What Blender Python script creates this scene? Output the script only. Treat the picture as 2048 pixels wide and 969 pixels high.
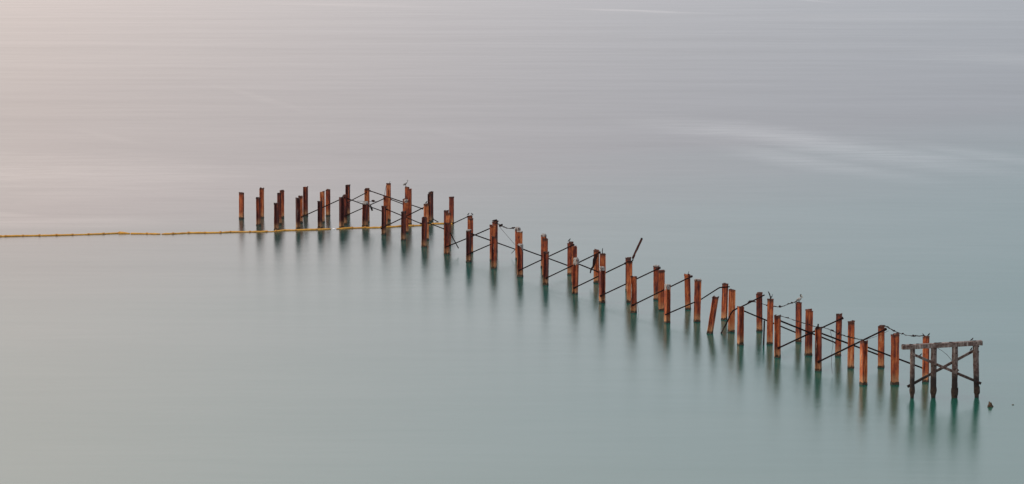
import bpy, math, random
from mathutils import Vector, Matrix, noise

R = math.radians
scene = bpy.context.scene
for o in list(bpy.data.objects):
    bpy.data.objects.remove(o)

# ------------------------------------------------------------------ camera, sky, sun, exposure
cam_d = bpy.data.cameras.new('camera')
cam_d.sensor_width = 36.0
cam_d.lens = 87.8906
cam_d.clip_start = 1.0
cam_d.clip_end = 60000.0
cam = bpy.data.objects.new('camera', cam_d)
scene.collection.objects.link(cam)
cam.location = (0.0, 0.0, 26.0)                    # a headland about 26 m above the bay
cam.rotation_euler = (R(90.0 - 7.0065), 0.0, 0.0)
scene.camera = cam

SUN_AZ = R(-88.0)        # measured from the view direction (+Y), negative = to the left
SUN_EL = R(14.0)
sun_dir = Vector((math.sin(SUN_AZ) * math.cos(SUN_EL), math.cos(SUN_AZ) * math.cos(SUN_EL), math.sin(SUN_EL)))

world = bpy.data.worlds.new('World')
scene.world = world
world.use_nodes = True
wn, wl = world.node_tree.nodes, world.node_tree.links
wn.clear()
w_out = wn.new('ShaderNodeOutputWorld')
w_bg = wn.new('ShaderNodeBackground')
w_bg.inputs['Strength'].default_value = 0.1
wl.new(w_bg.outputs[0], w_out.inputs['Surface'])
w_sky = wn.new('ShaderNodeTexSky')
w_sky.sky_type = 'NISHITA'
w_sky.sun_disc = False
w_sky.sun_elevation = SUN_EL
w_sky.sun_rotation = SUN_AZ
w_sky.air_density = 1.0
w_sky.dust_density = 2.0
w_sky.ozone_density = 1.5
# a thin even overcast veil, warmer on the side of the low sun
w_tc = wn.new('ShaderNodeTexCoord')
w_dot = wn.new('ShaderNodeVectorMath'); w_dot.operation = 'DOT_PRODUCT'
w_dot.inputs[1].default_value = (math.sin(SUN_AZ), math.cos(SUN_AZ), 0.0)
wl.new(w_tc.outputs['Generated'], w_dot.inputs[0])
w_map = wn.new('ShaderNodeMapRange')
w_map.inputs['From Min'].default_value = -1.0
w_map.inputs['From Max'].default_value = 1.0
wl.new(w_dot.outputs['Value'], w_map.inputs['Value'])
w_ramp = wn.new('ShaderNodeValToRGB')
cr = w_ramp.color_ramp
cr.interpolation = 'B_SPLINE'
cr.elements[0].position = 0.0; cr.elements[0].color = (0.38, 0.41, 0.46, 1)
cr.elements[1].position = 1.0; cr.elements[1].color = (1.04, 0.82, 0.71, 1)
for pos, col in ((0.38, (0.535, 0.57, 0.64, 1)), (0.52, (0.71, 0.69, 0.735, 1)), (0.66, (1.19, 0.96, 0.86, 1))):
    e = cr.elements.new(pos); e.color = col
wl.new(w_map.outputs[0], w_ramp.inputs[0])
w_scale = wn.new('ShaderNodeVectorMath'); w_scale.operation = 'SCALE'
w_scale.inputs['Scale'].default_value = 13.6
wl.new(w_ramp.outputs[0], w_scale.inputs[0])
w_mix = wn.new('ShaderNodeMix'); w_mix.data_type = 'RGBA'
w_mix.inputs['Factor'].default_value = 0.75
wl.new(w_sky.outputs[0], w_mix.inputs['A'])
# an overcast sky grows brighter from the horizon to the zenith
w_sep = wn.new('ShaderNodeSeparateXYZ')
wl.new(w_tc.outputs['Generated'], w_sep.inputs[0])
w_el = wn.new('ShaderNodeMath'); w_el.operation = 'MULTIPLY_ADD'; 
w_el.inputs[1].default_value = 1.6; w_el.inputs[2].default_value = 0.97
w_pos = wn.new('ShaderNodeMath'); w_pos.operation = 'MAXIMUM'; w_pos.inputs[1].default_value = 0.0
wl.new(w_sep.outputs[2], w_pos.inputs[0])
wl.new(w_pos.outputs[0], w_el.inputs[0])
w_cie = wn.new('ShaderNodeVectorMath'); w_cie.operation = 'SCALE'
wl.new(w_scale.outputs[0], w_cie.inputs[0])
wl.new(w_el.outputs[0], w_cie.inputs['Scale'])
wl.new(w_cie.outputs[0], w_mix.inputs['B'])
wl.new(w_mix.outputs['Result'], w_bg.inputs['Color'])

sun_d = bpy.data.lights.new('sun', 'SUN')
sun_d.energy = 1.5
sun_d.angle = R(18.0)
sun_d.color = (1.0, 0.86, 0.74)
sun = bpy.data.objects.new('sun', sun_d)
scene.collection.objects.link(sun)
sun.rotation_euler = sun_dir.to_track_quat('Z', 'Y').to_euler()

vs = scene.view_settings
scene.display_settings.display_device = 'sRGB'
vs.view_transform = 'Standard'
vs.look = 'None'
vs.exposure = 0.0
vs.gamma = 1.0
vs.use_curve_mapping = False
scene.cycles.use_denoising = True
scene.cycles.max_bounces = 6

# ------------------------------------------------------------------ the place, in metres (camera over the origin, +Y out to sea)
PILES = {
    'F0': ((20.464, 143.512, 0.0), (20.452, 143.512, 2.609), 0.437),
    'M0': ((22.3, 143.594, 0.0), (22.273, 143.594, 3.008), 0.431),
    'K0': ((24.232, 144.415, 0.0), (24.213, 144.415, 2.699), 0.428),
    'F1': ((18.4, 148.139, -0.0), (18.37, 148.139, 2.644), 0.433),
    'M1': ((20.482, 149.1, 0.0), (20.47, 149.1, 2.89), 0.444),
    'K1': ((22.35, 149.364, 0.0), (22.324, 149.364, 2.574), 0.43),
    'F2': ((16.461, 152.975, 0.0), (16.427, 152.975, 2.643), 0.419),
    'M2': ((18.473, 153.811, 0.0), (18.493, 153.811, 2.883), 0.427),
    'K2': ((20.284, 153.531, 0.0), (20.317, 153.531, 2.642), 0.411),
    'F3': ((14.59, 157.736, 0.0), (14.587, 157.736, 2.518), 0.415),
    'M3': ((16.505, 158.129, 0.0), (16.519, 158.129, 2.928), 0.426),
    'K3': ((18.44, 158.922, 0.0), (18.414, 158.922, 2.569), 0.412),
    'F4': ((13.006, 162.38, 0.0), (13.366, 162.38, 2.457), 0.427),
    'M4': ((14.467, 163.006, -0.0), (14.499, 163.006, 2.865), 0.422),
    'K4': ((16.362, 163.32, 0.0), (16.314, 163.32, 2.571), 0.43),
    'F5': ((10.475, 166.861, 0.0), (10.472, 166.861, 2.59), 0.425),
    'M5': ((12.525, 167.432, 0.0), (12.574, 167.432, 2.892), 0.44),
    'K5': ((14.446, 168.32, 0.0), (14.495, 168.32, 2.502), 0.436),
    'F6': ((8.437, 171.36, 0.0), (8.422, 171.36, 2.57), 0.437),
    'M6': ((10.435, 172.615, 0.0), (10.415, 172.615, 2.789), 0.426),
    'K6': ((12.311, 172.991, 0.0), (12.237, 172.991, 2.506), 0.43),
    'F7': ((6.399, 176.103, 0.0), (6.388, 176.103, 2.549), 0.434),
    'M7': ((8.375, 176.347, 0.0), (8.359, 176.347, 2.929), 0.421),
    'K7': ((10.371, 177.577, 0.0), (10.339, 177.577, 2.487), 0.438),
    'F8': ((4.597, 180.598, 0.0), (4.662, 180.598, 2.502), 0.438),
    'M8': ((6.622, 181.111, 0.0), (6.627, 181.111, 2.914), 0.421),
    'K8': ((8.554, 182.147, 0.0), (8.54, 182.147, 2.497), 0.416),
    'F9': ((2.517, 185.189, 0.0), (2.55, 185.189, 2.507), 0.423),
    'M9': ((4.675, 185.973, 0.0), (4.666, 185.973, 2.842), 0.413),
    'K9': ((6.353, 186.516, 0.0), (6.343, 186.516, 2.509), 0.429),
    'F10': ((0.624, 189.734, 0.0), (0.631, 189.734, 2.508), 0.46),
    'M10': ((2.531, 190.016, 0.0), (2.546, 190.016, 2.936), 0.422),
    'K10': ((4.491, 190.983, 0.0), (4.487, 190.983, 2.548), 0.455),
    'F11': ((-1.413, 194.473, 0.0), (-1.371, 194.473, 2.569), 0.439),
    'M11': ((0.61, 194.948, 0.0), (0.609, 194.948, 2.891), 0.433),
    'K11': ((2.482, 195.246, 0.0), (2.497, 195.246, 2.563), 0.433),
    'F12': ((-3.47, 198.43, 0.0), (-3.457, 198.43, 2.583), 0.42),
    'M12': ((-1.569, 199.514, 0.0), (-1.555, 199.514, 2.836), 0.455),
    'K12': ((0.484, 200.138, 0.0), (0.463, 200.138, 2.52), 0.444),
    'F13': ((-5.35, 203.32, 0.0), (-5.28, 203.32, 2.6), 0.463),
    'M13': ((-3.419, 204.294, 0.0), (-3.413, 204.294, 2.86), 0.441),
    'K13': ((-1.405, 204.949, 0.0), (-1.403, 204.949, 2.537), 0.454),
    'F14': ((-7.383, 208.115, 0.0), (-7.33, 208.115, 2.528), 0.449),
    'M14': ((-5.349, 208.965, 0.0), (-5.34, 208.965, 2.796), 0.421),
    'K14': ((-3.549, 209.649, 0.0), (-3.544, 209.649, 2.508), 0.414),
    'F15': ((-9.316, 212.784, 0.0), (-9.277, 212.784, 2.515), 0.416),
    'M15': ((-7.343, 213.138, 0.0), (-7.373, 213.138, 3.118), 0.429),
    'K15': ((-5.656, 213.494, 0.0), (-5.648, 213.494, 2.51), 0.409),
    'F16': ((-11.199, 216.744, 0.0), (-11.161, 216.744, 2.547), 0.406),
    'M16': ((-9.296, 218.22, 0.0), (-9.281, 218.22, 2.873), 0.404),
    'M17': ((-11.387, 223.546, 0.0), (-11.371, 223.546, 2.733), 0.383),
    'K17': ((-9.665, 224.328, 0.0), (-9.653, 224.328, 2.388), 0.406),
    'A0': ((-24.95, 229.135, 0.0), (-24.918, 229.135, 2.466), 0.447),
    'A1': ((-23.164, 229.956, 0.0), (-23.13, 229.956, 2.804), 0.417),
    'A2': ((-21.29, 229.956, 0.0), (-21.261, 229.956, 2.558), 0.44),
    'A3': ((-19.233, 231.407, 0.0), (-19.205, 231.407, 2.784), 0.456),
    'A4': ((-17.153, 231.615, 0.0), (-17.131, 231.615, 2.483), 0.42),
    'A5': ((-15.339, 232.034, 0.0), (-15.316, 232.034, 2.876), 0.43),
    'A6': ((-13.212, 226.306, 0.0), (-13.199, 226.306, 3.127), 0.456),
    'A7': ((-11.332, 227.914, 0.0), (-11.311, 227.914, 3.411), 0.431),
    'A8': ((-9.651, 228.32, 0.0), (-9.626, 228.32, 3.066), 0.395),
    'A9': ((-9.275, 224.721, 0.0), (-9.258, 224.721, 3.273), 0.385),
    'A10': ((-7.458, 228.727, 0.0), (-7.457, 228.727, 2.591), 0.437),
    'A11': ((-7.484, 226.706, 0.0), (-7.474, 226.706, 2.569), 0.443),
    'A12': ((-5.493, 225.511, 0.0), (-5.486, 225.511, 2.419), 0.436),
    'B0': ((-22.859, 223.936, 0.0), (-22.85, 223.936, 2.552), 0.406),
    'B1': ((-21.038, 224.721, 0.0), (-21.028, 224.721, 2.865), 0.407),
    'B2': ((-19.237, 225.908, 0.0), (-19.212, 225.908, 2.469), 0.432),
    'B3': ((-17.266, 226.306, 0.0), (-17.267, 226.306, 2.839), 0.424),
    'B4': ((-15.111, 224.721, 0.0), (-15.089, 224.721, 2.683), 0.407),
    'C0': ((-20.912, 220.472, 0.0), (-20.884, 220.472, 2.411), 0.431),
    'C1': ((-19.051, 221.042, 0.0), (-19.044, 221.042, 2.797), 0.414),
    'C2': ((-17.136, 221.615, 0.0), (-17.127, 221.615, 2.446), 0.419),
    'C3': ((-15.257, 222.191, 0.0), (-15.233, 222.191, 2.784), 0.447),
    'C4': ((-13.188, 222.77, 0.0), (-13.127, 222.77, 2.138), 0.529),
}
BRACES = [([(18.309, 147.828, 0.571), (22.609, 149.162, 2.391)], 0.0509, 'dark brace rising across the second bent from the timber frame'),
 ([(16.424, 152.697, 0.596), (20.541, 153.296, 2.427)], 0.0495, 'dark brace rising across the third bent from the timber frame'),
 ([(13.666, 162.312, -0.306), (13.766, 162.312, 0.044), (14.161, 162.423, 0.791), (14.358, 162.478, 1.248), (14.524, 162.525, 1.473),
   (14.792, 162.6, 1.612), (15.263, 162.732, 1.791), (16.642, 163.118, 2.44)],
  0.0493, 'bent brace whose broken lower end curls down into the water by leaning pile'),
 ([(10.321, 166.517, 0.599), (11.509, 166.953, 1.044), (12.754, 167.411, 1.488), (13.967, 167.856, 2.194), (14.107, 167.908, 2.252),
   (14.772, 168.152, 2.272)],
  0.0438, 'dark brace kinked flat at its top right of the leaning pile row'),
 ([(8.261, 170.993, 0.545), (12.585, 172.813, 2.371)], 0.0467, 'dark brace rising across the seventh bent from the timber frame'),
 ([(6.25, 175.76, 0.517), (10.629, 177.385, 2.36)], 0.0462, 'dark brace rising across the eighth bent from the timber frame'),
 ([(4.478, 180.261, 0.453), (8.397, 181.796, 2.124)], 0.0473, 'dark brace rising to the pile with the broken leaning bar'),
 ([(2.501, 184.898, 0.531), (6.649, 186.333, 2.343)], 0.0485, 'dark brace from which a ragged rusted strip hangs'),
 ([(0.497, 189.409, 0.519), (4.787, 190.795, 2.361)], 0.0478, 'dark brace ending at the pile with one small bird on its corner'),
 ([(-3.614, 198.074, 0.639), (-1.284, 199.08, 1.521)], 0.0459, 'short dark brace rising from thirteenth front pile to the middle row'),
 ([(-5.462, 202.982, 0.621), (-3.775, 203.678, 1.228), (-1.319, 204.692, 2.193)], 0.047,
  'dark brace rising to the pile with tangled rusted strip on top'),
 ([(-5.002, 208.777, 1.887), (-3.665, 209.312, 2.461)], 0.042, 'thin dark brace rising from boom end to pile with two birds'),
 ([(-11.426, 216.564, 0.571), (-7.103, 214.029, 2.927)], 0.048, 'dark brace rising in front of yellow boom near the pier corner'),
 ([(-19.161, 225.605, 0.538), (-15.071, 224.429, 2.487)], 0.0454, 'dark brace rising between the piles left of the pier corner'),
 ([(-15.132, 224.444, 0.76), (-11.403, 223.268, 2.518)], 0.0429, 'dark brace crossing behind the pile with the white crusted top'),
 ([(-15.35, 231.289, 1.254), (-13.189, 225.468, 2.811)], 0.0442, 'short dark brace rising to the dark-topped far pile'),
 ([(14.633, 158.032, 2.216), (18.5, 159.223, 0.463)], 0.0447, 'dark brace falling across the fourth bent from the timber frame'),
 ([(16.492, 153.252, 2.293), (20.277, 153.803, 0.727)], 0.0496, 'dark brace falling across the third bent from the timber frame'),
 ([(18.416, 148.427, 2.295), (22.381, 149.656, 0.656)], 0.0481, 'dark brace falling across the second bent from the timber frame'),
 ([(20.474, 143.792, 2.239), (24.204, 144.686, 0.725)], 0.0466, 'dark brace falling across the nearest bent behind the timber frame'),
 ([(-3.442, 198.736, 2.321), (0.525, 200.45, 0.681)], 0.046, 'dark brace falling across the thirteenth bent from the timber frame'),
 ([(0.651, 190.027, 2.163), (4.476, 191.262, 0.601)], 0.046, 'dark brace falling across the eleventh bent from the timber frame'),
 ([(4.671, 180.895, 2.224), (6.404, 181.334, 1.472)], 0.0438, 'short dark brace falling behind the ragged hanging strip'),
 ([(-14.903, 224.939, 2.324), (-11.623, 223.904, 1.251)], 0.043, 'dark brace falling behind white-topped pile to the pier corner'),
 ([(-10.952, 216.882, 2.225), (-7.796, 213.931, 1.292)], 0.0436, 'dark brace falling from pier corner pile toward the yellow boom'),
 ([(-7.075, 207.951, 2.067), (-5.628, 208.556, 1.448)], 0.0419, 'short dark brace falling just below the boom end'),
 ([(-13.021, 226.52, 2.885), (-8.04, 224.515, 1.42)], 0.0455, 'long dark brace falling along the far back row'),
 ([(-11.147, 228.125, 1.906), (-9.87, 226.143, 1.667)], 0.0413, 'short dark brace falling below the long far one'),
 ([(-7.215, 226.859, 0.226), (-6.658, 226.525, -0.039)], 0.0434, 'tiny dark rod behind the boom near its right end'),
 ([(-5.074, 203.157, 1.811), (-4.389, 203.502, 0.473)], 0.045, 'loose rod dangling from a pile at a steep slant'),
 ([(16.101, 157.736, 1.564), (16.069, 157.736, -0.6)], 0.0511, 'dark upright pipe standing in water beside the bird-topped pile')]
CABLES = [([(-1.403, 204.943, 2.434), (-1.11, 204.198, 2.375), (-0.778, 203.352, 2.287), (-0.449, 202.513, 2.257), (-0.122, 201.681, 2.318),
   (0.202, 200.856, 2.476), (0.564, 199.935, 2.523)],
  0.0392, 0.7, 'ragged rusted strip sagging between two far-row pile tops'),
 ([(-1.068, 204.092, 2.221), (0.227, 200.794, 1.115)], 0.0144, 0, 'thin straight wire slanting down from the tangled pile top'),
 ([(-0.041, 201.474, 0.318), (0.243, 200.752, 0.704)], 0.0244, 0, 'short loose end of wire beside the pile row'),
 ([(15.711, 164.698, 1.717), (15.821, 164.465, 1.799), (16.096, 163.882, 1.871), (16.371, 163.302, 1.857), (16.724, 162.553, 1.851),
   (16.94, 162.096, 1.849), (17.128, 161.699, 1.882), (17.341, 161.248, 1.923), (17.54, 160.827, 1.992), (17.788, 160.301, 2.202),
   (18.023, 159.805, 2.383), (18.307, 159.203, 2.56)],
  0.03, 1.0, 'ragged cable sagging to the pile where the pelican stands'),
 ([(16.485, 152.647, 2.668), (16.825, 151.799, 2.673), (17.28, 150.663, 2.66), (17.776, 149.426, 2.64), (18.195, 148.382, 2.649),
   (18.356, 147.981, 2.675)],
  0.0232, 0.8, 'ragged cable from the third to the second front pile'),
 ([(18.357, 147.99, 2.68), (18.614, 147.414, 2.728), (18.865, 146.85, 2.727), (19.194, 146.114, 2.634), (19.446, 145.549, 2.605),
   (19.673, 145.04, 2.577), (19.943, 144.434, 2.589), (20.166, 143.933, 2.611), (20.432, 143.338, 2.652)],
  0.024, 0.9, 'ragged cable from the second front pile to the nearest one'),
 ([(18.884, 146.809, 2.716), (18.942, 146.678, 2.484), (19.006, 146.536, 2.207), (19.043, 146.453, 1.83), (19.001, 146.547, 1.484),
   (18.982, 146.59, 1.16), (18.988, 146.576, 0.636), (19.031, 146.478, 0.111)],
  0.0104, 0, 'thin wire dangling from ragged cable down to the water'),
 ([(22.403, 149.224, 2.595), (22.599, 148.709, 2.554), (22.751, 148.311, 2.496), (22.966, 147.744, 2.419), (23.179, 147.185, 2.403),
   (23.495, 146.354, 2.425), (23.744, 145.699, 2.504), (23.95, 145.157, 2.579), (24.153, 144.622, 2.695)],
  0.0272, 1.0, 'ragged cable sagging to the pile behind the timber frame'),
 ([(20.452, 143.475, 2.615), (21.73, 147.439, 2.196), (22.619, 150.198, 1.966), (23.133, 151.794, 1.851)], 0.0102, 0,
  'thin wire slanting across below the ragged cable'),
 ([(8.617, 171.237, 0.872), (8.689, 171.282, 0.642), (8.727, 171.306, 0.358), (8.765, 171.33, 0.04)], 0.0121, 0,
  'thin wire hanging off a front pile into the water'),
 ([(-11.369, 224.962, 3.499), (-11.388, 223.498, 3.217), (-11.401, 222.396, 2.853)], 0.0181, 0, 'thin wire between two pile tops at pier corner'),
 ([(-13.889, 222.795, 2.316), (-13.278, 223.058, 2.27), (-12.665, 223.322, 2.223), (-11.963, 223.625, 2.182)], 0.0179, 0,
  'thin wire strung level behind the white-topped pile')]
BIRDS = [('pelican', (18.455, 158.922, 2.569), 0.514, 1, 'grey and white pelican with dark neck standing on a pile top'),
 ('heron', (-9.75, 228.32, 3.08), 0.596, 1, 'pale grey long-necked bird on a far pile at the pier corner'),
 ('cormorant', (16.599, 158.129, 2.944), 0.256, 1, 'small black long-necked bird beside the broken stick on a pile'),
 ('small', (24.076, 144.415, 2.669), 0.161, -1, 'small black bird, left of two on the pile behind the timber frame'),
 ('small', (24.354, 144.415, 2.684), 0.175, 1, 'small black bird, right of two on the pile behind the timber frame'),
 ('small', (25.958, 139.417, 3.225), 0.169, 1, 'small black bird on top of the timber frame beam'),
 ('small', (25.973, 139.658, 2.622), 0.17, 1, 'small black bird at the upper end of the timber frame brace'),
 ('small', (23.014, 139.004, 2.42), 0.155, 1, 'small black bird on the front timber brace beside the rusty pile'),
 ('small', (4.406, 190.983, 2.548), 0.212, 1, 'small dark bird leaning on the corner of a far-row pile'),
 ('small', (-3.692, 209.649, 2.487), 0.194, 1, 'small dark bird, left of two on a pile right of the boom end'),
 ('small', (-3.354, 209.649, 2.487), 0.194, -1, 'small dark bird, right of two on a pile right of the boom end'),
 ('small', (-7.352, 213.138, 3.109), 0.214, 1, 'small dark bird on the middle-row pile left of the boom end')]
BOOM = [[(-55.177, 213.288, 0.025), (-49.404, 214.36, 0.025), (-46.922, 214.864, 0.025), (-44.427, 215.37, 0.025), (-43.965, 215.442, 0.025),
  (-42.502, 215.733, 0.025), (-41.102, 215.915, 0.025), (-39.669, 216.17, 0.025), (-38.327, 216.462, 0.025), (-36.993, 216.829, 0.025),
  (-35.743, 217.197, 0.025), (-34.467, 217.714, 0.025), (-33.436, 217.418, 0.025)],
 [(-33.403, 217.344, 0.025), (-31.947, 217.27, 0.025), (-30.713, 217.049, 0.025)],
 [(-30.669, 217.049, 0.025), (-29.671, 217.27, 0.025), (-28.391, 217.862, 0.025), (-26.952, 217.936, 0.025), (-25.608, 218.084, 0.025),
  (-24.78, 218.531, 0.025), (-23.075, 218.643, 0.025), (-21.64, 218.83, 0.025), (-20.823, 219.054, 0.025), (-20.097, 219.806, 0.025),
  (-19.13, 219.882, 0.025), (-17.349, 220.335, 0.025), (-16.095, 220.791, 0.025)],
 [(-15.656, 220.867, 0.025), (-14.276, 221.555, 0.025), (-13.13, 221.785, 0.025), (-11.664, 221.939, 0.025), (-11.143, 222.247, 0.025),
  (-10.055, 222.943, 0.025), (-8.903, 223.331, 0.025), (-8.063, 223.721, 0.025), (-7.501, 224.034, 0.025), (-7.154, 224.899, 0.025),
  (-6.117, 225.057, 0.025), (-5.294, 224.741, 0.025)]]
HANG = [(6.255, 186.133, 2.22), (6.458, 186.203, 2.266), (6.437, 186.196, 2.021), (6.312, 186.152, 1.753), (6.274, 186.14, 1.481), (6.149, 186.096, 1.213),
 (5.985, 186.04, 1.002), (5.904, 186.011, 0.759), (5.833, 185.987, 0.79), (5.875, 186.002, 1.089), (6.039, 186.058, 1.327), (6.064, 186.067, 1.819),
 (6.146, 186.095, 1.979)]
STICKS = [([(16.536, 158.129, 2.896), (16.468, 158.129, 3.17), (16.376, 158.129, 3.38)], 0.0383,
  'broken dark stick jutting from the pile top beside small black bird'),
 ([(6.624, 181.111, 2.877), (6.594, 181.111, 3.061), (6.615, 181.111, 3.282)], 0.0292, 'thin dark spike standing on a middle-row pile top'),
 ([(18.331, 148.139, 2.584), (18.357, 148.139, 2.847)], 0.054, 'short dark stub post on the second front pile'),
 ([(12.29, 172.991, 2.471), (12.324, 172.991, 2.576), (12.358, 172.991, 2.675)], 0.0209, 'tiny bent twig on a far-row pile top'),
 ([(-11.266, 227.914, 3.342), (-11.219, 227.914, 3.457), (-11.15, 227.914, 3.595)], 0.0206, 'tiny twig on the tallest pile at the pier corner'),
 ([(-12.681, 222.77, 1.94), (-12.615, 222.77, 1.714), (-12.527, 222.77, 1.444)], 0.0784, 'dark rusted plate hanging beside the white-topped pile')]
SLICKS = [(38.1, 313.6, -1.197, 57.9, 11.7, 0.66), (34.1, 289.2, -1.2429, 34.5, 6.31, 0.42), (-53.5, 274.7, -0.6983, 45.0, 29.49, 0.36),
 (-42.5, 225.9, 0.0, 17.7, 5.44, 0.3), (42.8, 863.7, -0.9331, 46.0, 11.31, 1.0), (56.4, 296.2, -1.1914, 27.6, 6.36, 0.4),
 (-41.3, 404.3, -1.2649, 45.0, 2.23, 0.16), (-47.8, 232.7, -0.4804, 5.0, 2.64, 0.3), (-60.4, 941.1, -0.8151, 55.6, 24.81, 0.35),
 (-7.6, 327.2, -1.1962, 13.3, 2.5, 0.12), (118.9, 1007.0, -1.4666, 54.3, 5.0, 0.8), (121.9, 797.3, -0.5045, 50.2, 59.42, 0.35),
 (-52.6, 323.9, -1.1223, 22.4, 2.05, 0.1), (110.7, 525.7, -1.421, 58.3, 25.76, 0.45)]
TIMBER = {'beam': ((21.99, 139.185, 2.915), (26.546, 139.451, 3.128), 0.243),
 'braceA': ((22.527, 138.976, 2.579), (26.496, 139.208, 0.837), 0.147),
 'braceB': ((22.38, 139.448, 0.607), (26.116, 139.667, 2.635), 0.141),
 'm': 0.02827,
 'n': (0.058, -0.998, 0.0),
 'posts': [((22.617, 139.222, -0.006), (22.597, 139.22, 2.881), 0.288), ((23.83, 139.293, -0.013), (23.806, 139.291, 2.955), 0.345),
           ((25.044, 139.363, 0.008), (25.008, 139.361, 3.0), 0.345), ((26.312, 139.438, -0.012), (26.184, 139.43, 3.075), 0.345)],
 'stub': ((24.943, 139.117, 1.412), (25.179, 139.131, 1.667)),
 'u': (0.998, 0.058, 0.0),
 'wire': [(23.967, 139.2, 2.884), (24.255, 139.217, 2.71), (24.545, 139.234, 2.478), (24.838, 139.251, 2.132)]}
BAR = [(8.501, 176.347, 2.911), (8.581, 176.347, 3.145), (9.213, 176.347, 4.56)]
ROCK = ((26.542, 136.597, 0.0), 0.332, 0.318)
ROCK_TIP = (27.909, 137.117, 0.0)
FLOATLET = (-15.854, 220.834, 0.02)
LUMP = (-12.448, 223.07, 2.3)

# ------------------------------------------------------------------ helpers
COL = scene.collection
rng = random.Random(7)


def mesh_obj(name, verts, faces, mat, parent=None, smooth=False, loc=(0, 0, 0)):
    me = bpy.data.meshes.new(name)
    me.from_pydata([tuple(v) for v in verts], [], faces)
    me.validate()
    me.update()
    if smooth:
        for p in me.polygons:
            p.use_smooth = True
    if mat:
        me.materials.append(mat)
    o = bpy.data.objects.new(name, me)
    COL.objects.link(o)
    o.location = loc
    if parent:
        o.parent = parent
    return o


def empty(name, loc):
    o = bpy.data.objects.new(name, None)
    o.empty_display_size = 0.2
    COL.objects.link(o)
    o.location = loc
    return o


def tag(o, label, cat, group=None):
    o['label'] = label
    o['category'] = cat
    if group:
        o['group'] = group
    return o


def frame_for(t):
    t = t.normalized()
    ref = Vector((0, 0, 1)) if abs(t.z) < 0.9 else Vector((0, 1, 0))
    a = t.cross(ref).normalized()
    return a, a.cross(t).normalized()


def tube(pts, radii, sides=8, squash=1.0, jitter=0.0, seed=0, cap=True):
    """verts, faces of a tapered tube along pts; squash flattens it vertically."""
    pts = [Vector(p) for p in pts]
    if not isinstance(radii, (list, tuple)):
        radii = [radii] * len(pts)
    V, Fc = [], []
    rr = random.Random(seed)
    for i, p in enumerate(pts):
        if i == 0:
            t = pts[1] - pts[0]
        elif i == len(pts) - 1:
            t = pts[-1] - pts[-2]
        else:
            t = (pts[i + 1] - pts[i]).normalized() + (pts[i] - pts[i - 1]).normalized()
        a, b = frame_for(t)
        for k in range(sides):
            an = 2 * math.pi * k / sides
            r = radii[i] * (1 + (rr.uniform(-jitter, jitter) if jitter else 0))
            V.append(p + a * (math.cos(an) * r) + b * (math.sin(an) * r * squash))
    for i in range(len(pts) - 1):
        for k in range(sides):
            k2 = (k + 1) % sides
            Fc.append((i * sides + k, i * sides + k2, (i + 1) * sides + k2, (i + 1) * sides + k))
    if cap:
        Fc.append(tuple(reversed(range(sides))))
        n = (len(pts) - 1) * sides
        Fc.append(tuple(range(n, n + sides)))
    return V, Fc


def subdiv(pts, n):
    pts = [Vector(p) for p in pts]
    out = []
    for a, b in zip(pts[:-1], pts[1:]):
        for k in range(n):
            out.append(a.lerp(b, k / n))
    out.append(pts[-1])
    return out


def join_geo(*gs):
    V, Fc = [], []
    for v, f in gs:
        n = len(V)
        V += list(v)
        Fc += [tuple(i + n for i in q) for q in f]
    return V, Fc


def box(cx, ax, ay, az, hx, hy, hz, jit=0.0, rr=None, nseg=1):
    """box about cx with axes ax, ay, az and half sizes; nseg slices along ax, jittered."""
    cx, ax, ay, az = Vector(cx), Vector(ax), Vector(ay), Vector(az)
    V, Fc = [], []
    for i in range(nseg + 1):
        s = -1 + 2 * i / nseg
        for sy, sz in ((-1, -1), (1, -1), (1, 1), (-1, 1)):
            j1 = 1 + (rr.uniform(-jit, jit) if rr else 0)
            j2 = 1 + (rr.uniform(-jit, jit) if rr else 0)
            V.append(cx + ax * (hx * s) + ay * (hy * sy * j1) + az * (hz * sz * j2))
    for i in range(nseg):
        for k in range(4):
            k2 = (k + 1) % 4
            Fc.append((i * 4 + k, i * 4 + k2, (i + 1) * 4 + k2, (i + 1) * 4 + k))
    Fc.append((3, 2, 1, 0))
    n = nseg * 4
    Fc.append((n, n + 1, n + 2, n + 3))
    return V, Fc


def blob(rad, seed, amp=0.35, freq=1.6, rings=7, segs=10, sc=(1, 1, 1)):
    V, Fc = [], []
    for i in range(rings + 1):
        th = math.pi * i / rings
        for k in range(segs):
            ph = 2 * math.pi * k / segs
            d = Vector((math.sin(th) * math.cos(ph), math.sin(th) * math.sin(ph), math.cos(th)))
            r = rad * (1 + amp * noise.noise(d * freq + Vector((seed * 3.1, seed * 1.7, 0))))
            V.append(Vector((d.x * r * sc[0], d.y * r * sc[1], d.z * r * sc[2])))
    for i in range(rings):
        for k in range(segs):
            k2 = (k + 1) % segs
            Fc.append((i * segs + k, (i + 1) * segs + k, (i + 1) * segs + k2, i * segs + k2))
    return V, Fc


# ------------------------------------------------------------------ materials
def new_mat(name):
    m = bpy.data.materials.new(name)
    m.use_nodes = True
    nt = m.node_tree
    return m, nt, nt.nodes['Principled BSDF']


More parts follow.
